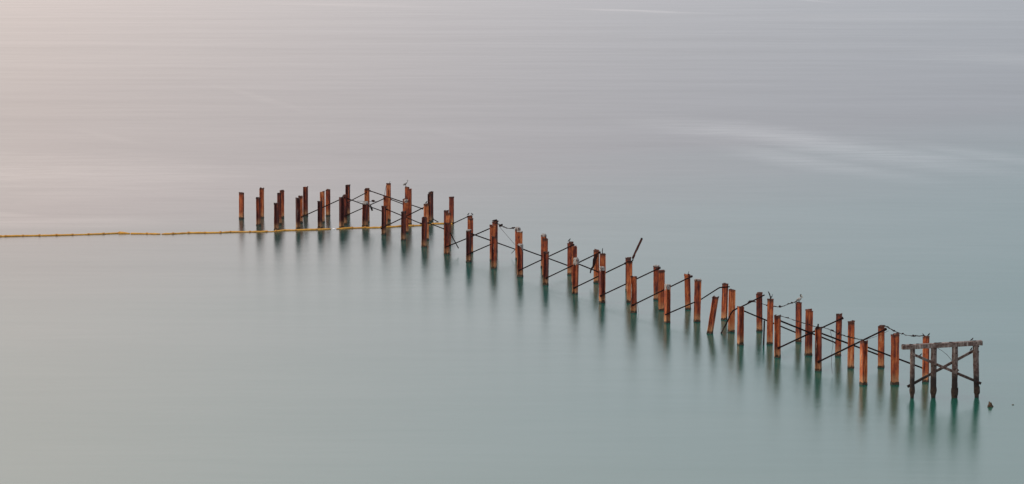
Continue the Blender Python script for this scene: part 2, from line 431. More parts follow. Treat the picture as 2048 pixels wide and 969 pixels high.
class NT:
    """small node-building helper"""
    def __init__(self, nt):
        self.nt, self.n, self.l = nt, nt.nodes, nt.links

    def put(self, sock, v):
        if isinstance(v, bpy.types.NodeSocket):
            self.l.new(v, sock)
        else:
            sock.default_value = v

    def coord(self, kind='Object'):
        return self.n.new('ShaderNodeTexCoord').outputs[kind]

    def mapping(self, v, loc=(0, 0, 0), rot=(0, 0, 0), sc=(1, 1, 1)):
        m = self.n.new('ShaderNodeMapping')
        self.put(m.inputs['Vector'], v)
        self.put(m.inputs['Location'], loc)
        self.put(m.inputs['Rotation'], rot)
        self.put(m.inputs['Scale'], sc)
        return m.outputs[0]

    def noise(self, v, scale=1.0, detail=3.0, rough=0.55, w=None):
        t = self.n.new('ShaderNodeTexNoise')
        if w is not None:
            t.noise_dimensions = '4D'
            self.put(t.inputs['W'], w)
        self.put(t.inputs['Vector'], v)
        t.inputs['Scale'].default_value = scale
        t.inputs['Detail'].default_value = detail
        t.inputs['Roughness'].default_value = rough
        return t.outputs[0]

    def math(self, op, a, b=0.0, c=None, clamp=False):
        m = self.n.new('ShaderNodeMath')
        m.operation = op
        m.use_clamp = clamp
        self.put(m.inputs[0], a)
        self.put(m.inputs[1], b)
        if c is not None:
            self.put(m.inputs[2], c)
        return m.outputs[0]

    def rng(self, v, a, b, c=0.0, d=1.0, smooth=False):
        m = self.n.new('ShaderNodeMapRange')
        if smooth:
            m.interpolation_type = 'SMOOTHSTEP'
        self.put(m.inputs['Value'], v)
        for nme, x in (('From Min', a), ('From Max', b), ('To Min', c), ('To Max', d)):
            m.inputs[nme].default_value = x
        return m.outputs[0]

    def mix(self, f, a, b):
        m = self.n.new('ShaderNodeMix')
        m.data_type = 'RGBA'
        self.put(m.inputs['Factor'], f)
        self.put(m.inputs['A'], a if not isinstance(a, tuple) else a + (1,))
        self.put(m.inputs['B'], b if not isinstance(b, tuple) else b + (1,))
        return m.outputs['Result']

    def ramp(self, f, stops):
        r = self.n.new('ShaderNodeValToRGB')
        e = r.color_ramp.elements
        e[0].position, e[0].color = stops[0][0], stops[0][1] + (1,)
        e[1].position, e[1].color = stops[-1][0], stops[-1][1] + (1,)
        for p, c in stops[1:-1]:
            x = e.new(p)
            x.color = c + (1,)
        self.put(r.inputs[0], f)
        return r.outputs[0]

    def sep(self, v):
        s = self.n.new('ShaderNodeSeparateXYZ')
        self.put(s.inputs[0], v)
        return s.outputs

    def attr(self, name):
        a = self.n.new('ShaderNodeAttribute')
        a.attribute_type = 'OBJECT'
        a.attribute_name = name
        return a.outputs['Fac']

    def rand(self):
        return self.n.new('ShaderNodeObjectInfo').outputs['Random']

    def bump(self, h, strength, dist):
        b = self.n.new('ShaderNodeBump')
        b.inputs['Strength'].default_value = strength
        b.inputs['Distance'].default_value = dist
        self.put(b.inputs['Height'], h)
        return b.outputs[0]


def water_material():
    m, nt, bs = new_mat('bay_water')
    N = NT(nt)
    co = N.coord('Object')
    fine = N.noise(N.mapping(co, rot=(0, 0, R(8)), sc=(1 / 9.0, 1 / 0.55, 1)), 1.0, 3.0, 0.6)
    mid = N.noise(N.mapping(co, rot=(0, 0, R(15)), sc=(1 / 9.0, 1 / 2.0, 1)), 1.0, 3.0, 0.6)
    far = N.noise(N.mapping(co, rot=(0, 0, R(22)), sc=(1 / 28.0, 1 / 9.0, 1)), 1.0, 3.0, 0.6)
    wide = N.noise(N.mapping(co, rot=(0, 0, R(24)), sc=(1 / 160.0, 1 / 40.0, 1)), 1.0, 3.0, 0.55)
    warp = N.noise(N.mapping(co, sc=(1 / 25.0, 1 / 25.0, 1)), 1.0, 3.0, 0.6)
    s = N.math('MULTIPLY_ADD', fine, 0.5, N.math('MULTIPLY_ADD', mid, 0.45, N.math('MULTIPLY', wide, 0.35)))
    rough = N.rng(s, 0.40, 0.90, 0.262, 0.198)
    # smooth current slicks: long patches of calmer water
    slick = None
    for cx, cy, an, L, W, amt in SLICKS:
        q = N.sep(N.mapping(N.mapping(co, loc=(-cx, -cy, 0)), rot=(0, 0, -an), sc=(1, 1, 1)))
        uu = N.math('DIVIDE', q[0], L)
        vv = N.math('DIVIDE', N.math('ADD', q[1], N.math('MULTIPLY_ADD', warp, W * 1.4, -W * 0.7)), W)
        d = N.math('SQRT', N.math('ADD', N.math('MULTIPLY', uu, uu), N.math('MULTIPLY', vv, vv)))
        k = N.rng(d, 1.15, 0.0, 0.0, amt, smooth=True)
        slick = k if slick is None else N.math('MAXIMUM', slick, k)
    slick = N.math('MULTIPLY', slick, N.rng(mid, 0.25, 0.6, 0.6, 1.0))
    rough = N.math('MULTIPLY', rough, N.rng(slick, 0.0, 1.0, 1.0, 0.45))
    # pale sandy shallows towards the shore and the right turn to dark deep water farther out
    xyz = N.sep(co)
    depth = N.math('ADD', N.math('MULTIPLY_ADD', xyz[0], -1.2, xyz[1]), N.math('MULTIPLY_ADD', wide, 60.0, -30.0))
    body = N.ramp(N.rng(depth, 90.0, 290.0), [(0.0, (0.010, 0.058, 0.037)), (0.22, (0.003, 0.058, 0.047)), (0.55, (0.004, 0.049, 0.043)), (1.0, (0.016, 0.023, 0.023))])
    hgt = N.math('MULTIPLY_ADD', mid, 0.7, N.math('MULTIPLY', fine, 0.22))
    nrm = N.bump(hgt, 0.2, 0.06)
    # light scattered back by the water body under a wave-roughened reflecting surface
    dif = N.n.new('ShaderNodeBsdfDiffuse')
    N.put(dif.inputs['Color'], body)
    glo = N.n.new('ShaderNodeBsdfAnisotropic')
    glo.distribution = 'BECKMANN'
    glo.inputs['Color'].default_value = (1, 1, 1, 1)
    N.put(glo.inputs['Roughness'], rough)
    N.put(glo.inputs['Normal'], nrm)
    fre = N.n.new('ShaderNodeFresnel')
    fre.inputs['IOR'].default_value = 1.333
    refl = N.math('MULTIPLY_ADD', fre.outputs[0], 0.545, 0.135)     # mean reflectance of a rough sea
    tex = N.math('MULTIPLY_ADD', fine, 0.25, N.math('MULTIPLY_ADD', mid, 0.35, N.math('MULTIPLY', far, 0.4)))
    amp = N.rng(xyz[1], 130.0, 420.0, 0.02, 0.042)
    refl = N.math('MULTIPLY', refl, N.math('MULTIPLY_ADD', N.rng(tex, 0.35, 0.65, -1.0, 1.0), amp, 1.0))
    refl = N.math('MULTIPLY', refl, N.rng(N.noise(N.mapping(co, rot=(0, 0, R(50)), sc=(1 / 240.0, 1 / 22.0, 1)), 1.0, 2.0, 0.5), 0.3, 0.7, 0.975, 1.025))
    refl = N.math('MULTIPLY', refl, N.rng(slick, 0.0, 1.0, 1.0, 1.34))
    mx = N.n.new('ShaderNodeMixShader')
    N.put(mx.inputs[0], refl)
    nt.links.new(dif.outputs[0], mx.inputs[1])
    nt.links.new(glo.outputs[0], mx.inputs[2])
    nt.links.new(mx.outputs[0], N.n['Material Output'].inputs['Surface'])
    N.n.remove(bs)
    return m


def rust_material():
    m, nt, bs = new_mat('rusted_steel')
    N = NT(nt)
    co = N.coord('Object')
    tone, seed, hgt = N.attr('tone'), N.attr('seed'), N.attr('height')
    z = N.sep(co)[2]
    streak = N.noise(N.mapping(co, sc=(9, 9, 0.55)), 1.0, 4.0, 0.6, w=seed)
    patch = N.noise(N.mapping(co, sc=(3.5, 3.5, 1.6)), 1.0, 4.0, 0.65, w=N.math('ADD', seed, 20.0))
    grain = N.noise(co, 26.0, 3.0, 0.6, w=seed)
    f = N.math('MULTIPLY_ADD', streak, 0.95, N.math('MULTIPLY_ADD', patch, 0.55, N.math('MULTIPLY', grain, 0.25)))
    f = N.math('ADD', N.math('SUBTRACT', f, 0.875), tone)
    f = N.math('MULTIPLY_ADD', N.math('SUBTRACT', f, 0.5), 2.1, 0.5, clamp=True)
    col = N.ramp(f, [(0.0, (0.030, 0.008, 0.008)), (0.25, (0.090, 0.018, 0.012)), (0.5, (0.225, 0.049, 0.016)),
                     (0.75, (0.34, 0.100, 0.031)), (1.0, (0.44, 0.20, 0.095))])
    scab = N.noise(N.mapping(co, sc=(5.5, 5.5, 2.4)), 1.0, 5.0, 0.7, w=N.math('ADD', seed, 71.0))
    col = N.mix(N.rng(scab, 0.54, 0.66, 0.0, 0.75), col, (0.040, 0.014, 0.012))
    # lime and salt stained splash band, dark weed at the waterline, black scorched top
    wob = N.math('MULTIPLY_ADD', patch, 0.5, -0.25)
    zz = N.math('ADD', z, wob)
    splash = N.rng(zz, 0.75, 0.2, 0.0, 0.8, smooth=True)
    col = N.mix(N.math('MULTIPLY', splash, N.rng(grain, 0.3, 0.6)), col, (0.34, 0.19, 0.09))
    weed = N.rng(zz, 0.21, 0.05, 0.0, 1.0, smooth=True)
    col = N.mix(weed, col, (0.022, 0.018, 0.010))
    fromtop = N.math('SUBTRACT', hgt, z)
    top = N.rng(N.math('ADD', fromtop, wob), 0.30, 0.10, 0.0, 0.85, smooth=True)
    col = N.mix(top, col, (0.035, 0.016, 0.013))
    N.put(bs.inputs['Base Color'], col)
    bs.inputs['Roughness'].default_value = 0.85
    bs.inputs['Specular IOR Level'].default_value = 0.25
    N.put(bs.inputs['Normal'], N.bump(N.math('ADD', grain, patch), 0.5, 0.02))
    return m


def plain(name, c1, c2, scale=8.0, rough=0.85, stretch=(1, 1, 1), spec=0.25, bump=0.4):
    m, nt, bs = new_mat(name)
    N = NT(nt)
    n = N.noise(N.mapping(N.coord('Object'), sc=stretch), scale, 4.0, 0.6, w=N.math('MULTIPLY', N.rand(), 30.0))
    N.put(bs.inputs['Base Color'], N.mix(N.rng(n, 0.35, 0.65), c1, c2))
    bs.inputs['Roughness'].default_value = rough
    bs.inputs['Specular IOR Level'].default_value = spec
    if bump:
        N.put(bs.inputs['Normal'], N.bump(n, bump, 0.02))
    return m


def wood_material():
    m, nt, bs = new_mat('weathered_timber')
    N = NT(nt)
    co = N.coord('Object')
    grain = N.noise(N.mapping(co, sc=N.n and (14, 14, 1.2)), 1.0, 4.0, 0.65, w=N.math('MULTIPLY', N.rand(), 9.0))
    blot = N.noise(co, 2.6, 4.0, 0.65)
    geo = N.n.new('ShaderNodeNewGeometry').outputs['Position']
    z = N.math('ADD', N.sep(geo)[2], N.math('MULTIPLY_ADD', blot, 0.9, -0.45))
    col = N.ramp(grain, [(0.25, (0.036, 0.027, 0.023)), (0.5, (0.095, 0.073, 0.064)), (0.8, (0.23, 0.195, 0.178))])
    stain = N.rng(N.noise(co, 3.2, 4.0, 0.72), 0.47, 0.58)
    col = N.mix(N.math('MULTIPLY', stain, 0.8), col, (0.038, 0.016, 0.012))
    drip = N.noise(N.mapping(geo, sc=(9, 9, 0.8)), 1.0, 3.0, 0.6)
    drip = N.math('MULTIPLY', N.rng(drip, 0.55, 0.66, 0.0, 0.75), N.rng(z, 2.3, 2.9))
    col = N.mix(drip, col, (0.28, 0.255, 0.24))
    tide = N.rng(z, 1.75, 0.95, 0.0, 0.95, smooth=True)
    col = N.mix(tide, col, (0.013, 0.010, 0.009))
    low = N.rng(z, 0.4, 0.2, 0.0, 0.4, smooth=True)
    col = N.mix(low, col, (0.05, 0.031, 0.02))
    wet = N.rng(N.sep(geo)[2], 0.14, 0.08)
    col = N.mix(wet, col, (0.012, 0.011, 0.009))
    N.put(bs.inputs['Base Color'], col)
    bs.inputs['Roughness'].default_value = 0.85
    bs.inputs['Specular IOR Level'].default_value = 0.25
    N.put(bs.inputs['Normal'], N.bump(grain, 0.6, 0.02))
    return m


M_WATER = water_material()
M_RUST = rust_material()
M_DARK = plain('dark_rusted_bar', (0.006, 0.004, 0.004), (0.018, 0.008, 0.007), 12, spec=0.08, rough=0.95)
M_SCALE = plain('scaly_rust', (0.010, 0.005, 0.005), (0.040, 0.015, 0.011), 14, spec=0.08, rough=0.95)
M_BAR = plain('rusty_bar', (0.022, 0.009, 0.008), (0.075, 0.026, 0.018), 10, spec=0.1)
M_GROWTH = plain('barnacle_growth', (0.010, 0.008, 0.006), (0.055, 0.034, 0.02), 20, bump=0.8)
M_SLEEVE = plain('torn_growth', (0.008, 0.006, 0.005), (0.040, 0.026, 0.017), 9, bump=0.8)
M_SALT = plain('salt_run', (0.16, 0.085, 0.055), (0.36, 0.27, 0.22), 11)
M_GUANO = plain('guano', (0.06, 0.05, 0.047), (0.30, 0.285, 0.27), 13)
M_WOOD = wood_material()
M_BOOM = plain('yellow_boom_fabric', (0.36, 0.165, 0.014), (0.46, 0.235, 0.03), 3, rough=0.6, bump=0.15)
M_COLLAR = plain('boom_collar', (0.27, 0.115, 0.014), (0.36, 0.165, 0.022), 6, rough=0.6)
M_ROCK = plain('wet_rock', (0.008, 0.006, 0.004), (0.065, 0.040, 0.022), 7, bump=0.8)
M_BLACK = plain('black_plumage', (0.010, 0.010, 0.012), (0.022, 0.022, 0.026), 20)
M_PALE = plain('pale_plumage', (0.15, 0.145, 0.14), (0.28, 0.27, 0.26), 20)
M_GREYP = plain('grey_plumage', (0.085, 0.08, 0.076), (0.15, 0.145, 0.14), 20)
M_BROWNP = plain('brown_plumage', (0.030, 0.024, 0.020), (0.06, 0.05, 0.04), 20)
M_BILL = plain('bill', (0.22, 0.19, 0.14), (0.30, 0.26, 0.20), 10)
M_WHITE = plain('white_float', (0.6, 0.6, 0.6), (0.7, 0.7, 0.7), 10)

# ------------------------------------------------------------------ the setting: one sheet of water to the horizon
wat = mesh_obj('water', [(-9000, -300, 0), (9000, -300, 0), (9000, 30000, 0), (-9000, 30000, 0)], [(0, 1, 2, 3)], M_WATER)
wat['kind'] = 'structure'

# ------------------------------------------------------------------ rusted steel H piles
ORD = ['nearest', 'second', 'third', 'fourth', 'fifth', 'sixth', 'seventh', 'eighth', 'ninth', 'tenth', 'eleventh',
       'twelfth', 'thirteenth', 'fourteenth', 'fifteenth', 'sixteenth', 'seventeenth', 'eighteenth']
ROW = {'F': 'front', 'M': 'middle', 'K': 'back'}
TRAIT = {
    'F4': 'leaning rusty steel pile, the only one tilted well off upright',
    'F8': 'rusty steel pile capped with lumpy pale droppings, in the front row',
    'F10': 'rusty steel pile with a white wedge-shaped patch near its top, in the front row',
    'F7': 'rusty steel pile with a pale heart-shaped crust on top, in the front row',
    'F5': 'rusty steel pile with a broad grey-white crust at its top, in the front row',
    'F6': 'rusty steel pile with a pale streak down its left edge, in the front row',
    'K3': 'rusty steel pile on which the pelican stands',
    'C4': 'rusty steel pile with white crusted top, right behind the yellow boom',
    'K14': 'rusty steel pile with two small birds, right of the boom end',
    'K10': 'rusty steel pile with one small bird on its corner, in the back row',
    'M3': 'rusty steel pile topped by a broken stick and a small black bird',
    'M7': 'rusty steel pile from which the broken bar leans up',
    'A0': 'rusty steel pile standing farthest left, apart from the rest',
    'A8': 'rusty steel pile with the pale long-necked bird, at the pier corner',
    'A12': 'rusty steel pile at which the yellow boom ends on the right',
    'K0': 'rusty steel pile directly behind the timber frame, two birds on top',
    'A7': 'rusty steel pile reaching highest in the photo, at the pier corner',
}
HEAD = {
    'A': ('far back row of the pier head', ['', 'second', 'third', 'fourth', 'fifth', 'sixth', 'seventh', 'eighth', 'ninth', 'tenth', 'eleventh', 'twelfth', 'last']),
    'B': ('middle row of the pier head', ['first', 'second', 'third', 'fourth', 'fifth']),
    'C': ('row just behind the yellow boom', ['first', 'second', 'third', 'fourth', 'fifth']),
}
H_PROFILE = []


def h_outline(s, t=0.16, w=0.20):
    """12 corner outline of an H section of overall size 2s; flanges face +-y"""
    a, b, c = s, s * (1 - 2 * t), s * w
    return [(-a, -a), (a, -a), (a, -b), (c, -b), (c, b), (a, b), (a, a), (-a, a), (-a, b), (-c, b), (-c, -b), (-a, -b)]


def make_pile(pid, base, top, wid, idx):
    rr = random.Random(hash(('p', idx)) & 0xffff if False else idx * 37 + 11)
    row = pid[0]
    if row == 'F':
        phi = R(rr.choice([62, 66, 70, -66]) + rr.uniform(-4, 4))
        tone = (0.44 if int(pid[1:]) < 9 else 0.33) + rr.uniform(-0.09, 0.09)
    elif row == 'M':
        phi = R(rr.choice([8, -8, 10]) + rr.uniform(-5, 5))
        tone = 0.54 + rr.uniform(-0.12, 0.09)
    elif row == 'K':
        phi = R(-18 + rr.uniform(-6, 5))
        tone = 0.49 + rr.uniform(-0.12, 0.09)
    elif row == 'C':
        phi = R(rr.choice([64, -64]) + rr.uniform(-6, 6))
        tone = 0.30 + rr.uniform(-0.06, 0.08)
    else:
        phi = R(rr.choice([-16, 12, 66]) + rr.uniform(-6, 6))
        tone = 0.44 + rr.uniform(-0.14, 0.14)
    root = empty('steel_pile', base)
    if pid in TRAIT:
        lab = TRAIT[pid]
    elif row in ROW:
        n = int(pid[1:])
        lab = f'rusty steel pile, {ORD[n]} to the timber frame in the {ROW[row]} row' if n else \
              f'rusty steel pile nearest the timber frame in the {ROW[row]} row'
        if n:
            lab = f'rusty steel pile, {ORD[n]} from the timber frame in the {ROW[row]} row'
    else:
        d, o_ = HEAD[row]
        lab = f'rusty steel pile, {o_[int(pid[1:])]} from left in the {d}'
    tag(root, lab, 'pile', 'rusted steel piles of the ruined pier')
    hh = top[2]
    sh = Vector((top[0] - base[0], top[1] - base[1], 0)) / hh
    s = wid / (abs(math.cos(phi)) + abs(math.sin(phi))) / 2
    lipz = rr.uniform(0.04, 0.14)
    zs = [-1.6, 0.0, 0.18, 0.4] + [0.4 + (hh - 0.4) * k / 6 for k in range(1, 6)] + [hh - lipz - 0.04, hh - lipz, hh]
    V, Fc = [], []
    prof = h_outline(s, 0.14 + rr.uniform(-0.02, 0.03), 0.16 + rr.uniform(0, 0.06))
    cs, sn = math.cos(phi), math.sin(phi)
    nlast = len(zs) - 1
    lip = rr.uniform(1.02, 1.12)
    j0 = rr.randrange(12)
    bitten = {j0, (j0 + 1) % 12, (j0 + 2) % 12} if rr.random() < 0.55 else set()      # corroded bite out of the head
    bite = rr.uniform(0.05, 0.11)
    for i, z in enumerate(zs):
        k = 1.0 + rr.uniform(-0.018, 0.018)
        if i >= nlast - 1:
            k *= lip                                   # mushroomed driving head
        for j, (x, y) in enumerate(prof):
            xx = x * k + rr.uniform(-0.02, 0.02) * s
            yy = y * k + rr.uniform(-0.02, 0.02) * s
            zj = z + ((rr.uniform(-0.09, 0.04) - (bite if j in bitten else 0)) if i == nlast else 0)
            V.append((cs * xx - sn * yy + sh.x * z, sn * xx + cs * yy + sh.y * z, zj))
    n = 12
    for i in range(nlast):
        for j in range(n):
            j2 = (j + 1) % n
            Fc.append((i * n + j, i * n + j2, (i + 1) * n + j2, (i + 1) * n + j))
    t0 = nlast * n
    Fc += [(t0, t0 + 1, t0 + 2, t0 + 3, t0 + 10, t0 + 11), (t0 + 3, t0 + 4, t0 + 9, t0 + 10), (t0 + 4, t0 + 5, t0 + 6, t0 + 7, t0 + 8, t0 + 9)]
    o = mesh_obj('shaft', V, Fc, M_RUST, root)
    o['tone'] = float(tone)
    o['seed'] = float(rr.uniform(0, 50))
    o['height'] = float(hh + rr.uniform(-0.04, 0.12))
    # weed and barnacles round the waterline
    V, Fc = [], []
    seg = 16
    gz = rr.uniform(-0.01, 0.10)
    lv = [(-0.5, 1.02), (-0.04, 1.08), (gz * 0.5, 1.08), (gz + 0.03, 1.02)]
    for i, (z, k) in enumerate(lv):
        for j in range(seg):
            a = 2 * math.pi * j / seg
            c_, s_ = math.cos(a), math.sin(a)
            q = s * k / max(abs(c_), abs(s_)) * rr.uniform(0.97, 1.04)
            x, y = c_ * q, s_ * q
            zj = z + (rr.uniform(-0.04, 0.08) if i == len(lv) - 1 else 0)
            V.append((cs * x - sn * y + sh.x * z, sn * x + cs * y + sh.y * z, zj))
    for i in range(len(lv) - 1):
        for j in range(seg):
            j2 = (j + 1) % seg
            Fc.append((i * seg + j, i * seg + j2, (i + 1) * seg + j2, (i + 1) * seg + j))
    Fc.append(tuple(range((len(lv) - 1) * seg, len(lv) * seg)))
    g = mesh_obj('barnacle_band', V, Fc, M_GROWTH, root)
    return root, s, phi, sh, hh


def crust(root, s, phi, sh, hh, drop, lump, seed, half=None):
    """pale droppings crusted over a pile head: a thin shell with a ragged lower edge and a lumpy top"""
    rr = random.Random(seed)
    seg = 18
    cs, sn = math.cos(phi), math.sin(phi)
    V, Fc = [], []
    low = [hh - drop * rr.uniform(0.45, 1.0) for _ in range(seg)]
    if half:
        for j in range(seg):
            a = 2 * math.pi * j / seg
            w = 0.5 + 0.5 * math.cos(a - half + phi * -1.0)
            low[j] = hh - drop * (0.12 + 0.88 * w ** 2)
    for i in range(4):
        for j in range(seg):
            a = 2 * math.pi * j / seg
            c_, s_ = math.cos(a), math.sin(a)
            q = s * 1.09 / max(abs(c_), abs(s_))
            q = min(q, s * 1.36)
            z = (low[j], hh, hh + lump * 0.7, hh + lump)[i] + (rr.uniform(-0.3, 0.3) * lump if i > 1 else 0)
            q *= (1.0, 1.0, 0.85, 0.35)[i] * rr.uniform(0.95, 1.04)
            x, y = c_ * q, s_ * q
            V.append((cs * x - sn * y + sh.x * z, sn * x + cs * y + sh.y * z, z))
    for i in range(3):
        for j in range(seg):
            j2 = (j + 1) % seg
            Fc.append((i * seg + j, i * seg + j2, (i + 1) * seg + j2, (i + 1) * seg + j))
    Fc.append(tuple(range(3 * seg, 4 * seg)))
    mesh_obj('guano_crust', V, Fc, M_GUANO, root)


def streak(root, base, s, phi, sh, x_frac, z0, z1, width, seed):
    """a thick pale run of droppings down the camera side of a pile"""
    rr = random.Random(seed)
    ext = s * (abs(math.cos(phi)) + abs(math.sin(phi)))
    # nearest corner line of the section at that lateral position
    prof = h_outline(s)
    pts = [(math.cos(phi) * x - math.sin(phi) * y, math.sin(phi) * x + math.cos(phi) * y) for x, y in prof]
    X = x_frac * ext
    ymin = 0
    for (xa, ya), (xb, yb) in zip(pts, pts[1:] + pts[:1]):
        if (xa - X) * (xb - X) <= 0 and abs(xb - xa) > 1e-6:
            yy = ya + (yb - ya) * (X - xa) / (xb - xa)
            ymin = min(ymin, yy)
    n = 14
    P = []
    rad = []
    for i in range(n):
        f = i / (n - 1)
        z = z0 + (z1 - z0) * f
        P.append((X + sh.x * z + rr.uniform(-0.012, 0.012), ymin - 0.002 + sh.y * z, z))
        rad.append(width / 2 * max(0.08, min(1.0, f * 5.0) * (1 - 0.85 * f)) * rr.uniform(0.55, 1.2))
    V, Fc = tube(P, rad, 8, 1.0, 0.25, seed)
    V = [Vector((v.x, (v.y - (ymin + sh.y * v.z)) * 0.3 + ymin + sh.y * v.z, v.z)) for v in V]
    mesh_obj('guano_streak', V, Fc, M_SALT, root)


PINFO = {}
for idx, (pid, (base, top, wid)) in enumerate(PILES.items()):
    PINFO[pid] = make_pile(pid, base, top, wid, idx)

for pid, drop, lump in (('F8', 0.42, 0.16), ('F5', 0.45, 0.05), ('F7', 0.34, 0.05), ('K11', 0.16, 0.10), ('M16', 0.22, 0.05),
                        ('F12', 0.10, 0.04), ('K12', 0.18, 0.10), ('C4', 0.16, 0.13), ('M5', 0.10, 0.02),
                        ('K7', 0.10, 0.02), ('M11', 0.06, 0.03)):
    crust(*PINFO[pid], drop, lump, len(pid) * 13 + int(drop * 100))
crust(*PINFO['F10'], 0.62, 0.03, 5, half=R(-125))
for pid, xf, z0, z1, w in (('F6', -0.8, 2.1, 0.5, 0.09), ('F1', -0.72, 1.9, 0.7, 0.09), ('F11', -0.2, 2.0, 1.2, 0.10), ('F9', 0.72, 1.7, 0.3, 0.05),
                           ('F0', -0.6, 2.0, 0.9, 0.06), ('F2', -0.8, 1.7, 1.2, 0.07), ('C1', -0.1, 1.9, 0.9, 0.09), ('B3', 0.05, 2.3, 1.6, 0.08),
                           ('A11', 0.0, 2.3, 1.4, 0.08), ('A5', 0.2, 2.4, 1.9, 0.08)):
    r_, s_, p_, sh_, h_ = PINFO[pid]
    streak(r_, None, s_, p_, sh_, xf, min(z0, h_ - 0.08), z1, w, hash(w) % 97 + len(pid))

# ------------------------------------------------------------------ braces, loose rods
for i, (pts, r, lab) in enumerate(BRACES):
    q = subdiv(pts, 4 if len(pts) == 2 else 2)
    o0 = Vector(q[0])
    V, Fc = tube([p - o0 for p in q], r, 8, 1.0, 0.10, i)
    nm = 'loose_rod' if 'loose rod' in lab or 'tiny' in lab else ('upright_pipe' if 'upright' in lab else 'brace')
    o = mesh_obj(nm, V, Fc, M_DARK, None, loc=o0)
    tag(o, lab, nm.replace('_', ' '), 'diagonal braces of the pier' if nm == 'brace' else None)
    # bolted end plates
    if nm == 'brace' and len(pts) == 2 and r > 0.03:
        for e in (q[0], q[-1]):
            d = (q[-1] - q[0]).normalized()
            a, b = frame_for(d)
            e = e + d * (r * 1.8) * (1 if e is q[0] else -1)
            V, Fc = box(e - o0, d, a, b, r * 1.8, r * 0.7, r * 1.5)
            mesh_obj('end_plate', V, Fc, M_SCALE, o)

# ------------------------------------------------------------------ ragged cables and wires
for i, (pts, r, rag, lab) in enumerate(CABLES):
    rr = random.Random(100 + i)
    q = subdiv(pts, 5 if rag else 3)
    o0 = Vector(q[0])
    rad = [r * (rr.uniform(0.5, 1.35) if rag else 1.0) for _ in q]
    if rag:
        q = [p + Vector((0, 0, rr.uniform(-0.5, 0.5) * r)) for p in q]
    V, Fc = tube([p - o0 for p in q], rad, 6 if rag else 5, 1.0, 0.3 if rag else 0, i)
    nm = 'cable' if rag else 'wire'
    o = mesh_obj(nm, V, Fc, M_DARK if rag else M_DARK, None, loc=o0)
    tag(o, lab, nm)
    if rag:
        total = len(q)
        for k in range(int(total * 0.17 * rag)):
            j = rr.randrange(1, total - 1)
            c = q[j] - o0
            sz = r * rr.uniform(0.9, 2.1)
            V, Fc = blob(sz, rr.random() * 50, 0.8, 1.9, 4, 6, (2.1, 0.7, 0.8))
            tilt = Matrix.Rotation(rr.uniform(-0.7, 0.7), 3, 'Y')
            V = [tilt @ v + c + Vector((0, 0, rr.choice([-0.2, 0.8]) * sz)) for v in V]
            mesh_obj('rust_flake', V, Fc, M_DARK, o)

# sticks, stubs and the plate on pile heads
for i, (pts, r, lab) in enumerate(STICKS):
    o0 = Vector(pts[0])
    q = subdiv(pts, 3)
    n_ = len(q)
    V, Fc = tube([p - o0 for p in q], [r * (1.15 - 0.5 * k / n_) for k in range(n_)] if 'plate' not in lab else [r * 0.6, r * 0.8, r, r * 1.1, r * 1.1, r, r * 1.05][:n_], 6, 1.0, 0.22, i + 40)
    nm = 'rusted_plate' if 'plate' in lab else ('stub_post' if 'stub' in lab else 'broken_stick')
    tag(mesh_obj(nm, V, Fc, M_DARK, None, loc=o0), lab, nm.replace('_', ' '))

# broken bar leaning up from a pile head: an angle section with a knot at its tip
o0 = Vector(BAR[1])
d = (Vector(BAR[2]) - o0)
L = d.length
d.normalize()
side = Vector((0, 1, 0)).cross(d).normalized()
bar = empty('broken_bar', o0)
tag(bar, 'broken rusted bar leaning up to the right off a pile top', 'bar')
rr = random.Random(5)
g1 = box(d * (L / 2), d, Vector((0, 1, 0)), side, L / 2, 0.075, 0.035, 0.3, rr, 8)
g2 = box(d * (L / 2) + Vector((0, -0.045, 0)), d, Vector((0, 1, 0)), side, L / 2, 0.016, 0.068, 0.25, rr, 8)
V, Fc = join_geo(g1, g2)
mesh_obj('angle_section', V, Fc, M_BAR, bar)
V, Fc = blob(0.075, 3, 0.5, 2.0, 5, 7)
mesh_obj('tip_knot', [v + d * L for v in V], Fc, M_DARK, bar)
V, Fc = tube([Vector(BAR[0]) - o0 + Vector((-0.35, -0.24, 0.02)), Vector(BAR[0]) - o0 + Vector((0, -0.24, 0.06)), Vector(BAR[0]) - o0 + Vector((0.10, -0.1, 0.14)), d * 0.03], 0.05, 6, 1.0, 0.25, 8)
mesh_obj('bent_foot', V, Fc, M_DARK, bar)

# ragged strip hanging from a brace
o0 = Vector(HANG[0])
n_ = len(HANG)
V = [Vector(p) - o0 + Vector((0, -0.02, 0)) for p in HANG] + [Vector(p) - o0 + Vector((0, 0.03, 0)) for p in HANG]
Fc = [tuple(range(n_)), tuple(reversed(range(n_, 2 * n_)))] + [(k, (k + 1) % n_, (k + 1) % n_ + n_, k + n_) for k in range(n_)]
tag(mesh_obj('hanging_strip', V, Fc, M_SCALE, None, loc=o0), 'ragged dark strip of rusted steel hanging from a brace end', 'rusted strip')

# tangled lump on the level wire
V, Fc = blob(0.12, 9, 0.9, 2.4, 6, 8, (1.3, 0.7, 0.8))
tag(mesh_obj('debris_lump', V, Fc, M_SCALE, None, loc=LUMP), 'brown tangled lump caught on the level wire at pier corner', 'debris')
# tangle on top of the thirteenth-bent pile
kt = PILES['K13'][1]
V, Fc = blob(0.2, 4, 0.9, 2.6, 7, 9, (1.2, 0.9, 0.5))
tag(mesh_obj('debris_tangle', V, Fc, M_SCALE, None, loc=(kt[0] + 0.05, kt[1], kt[2] + 0.02)), 'tangled rusted scrap on the pile where a ragged strip begins', 'debris')

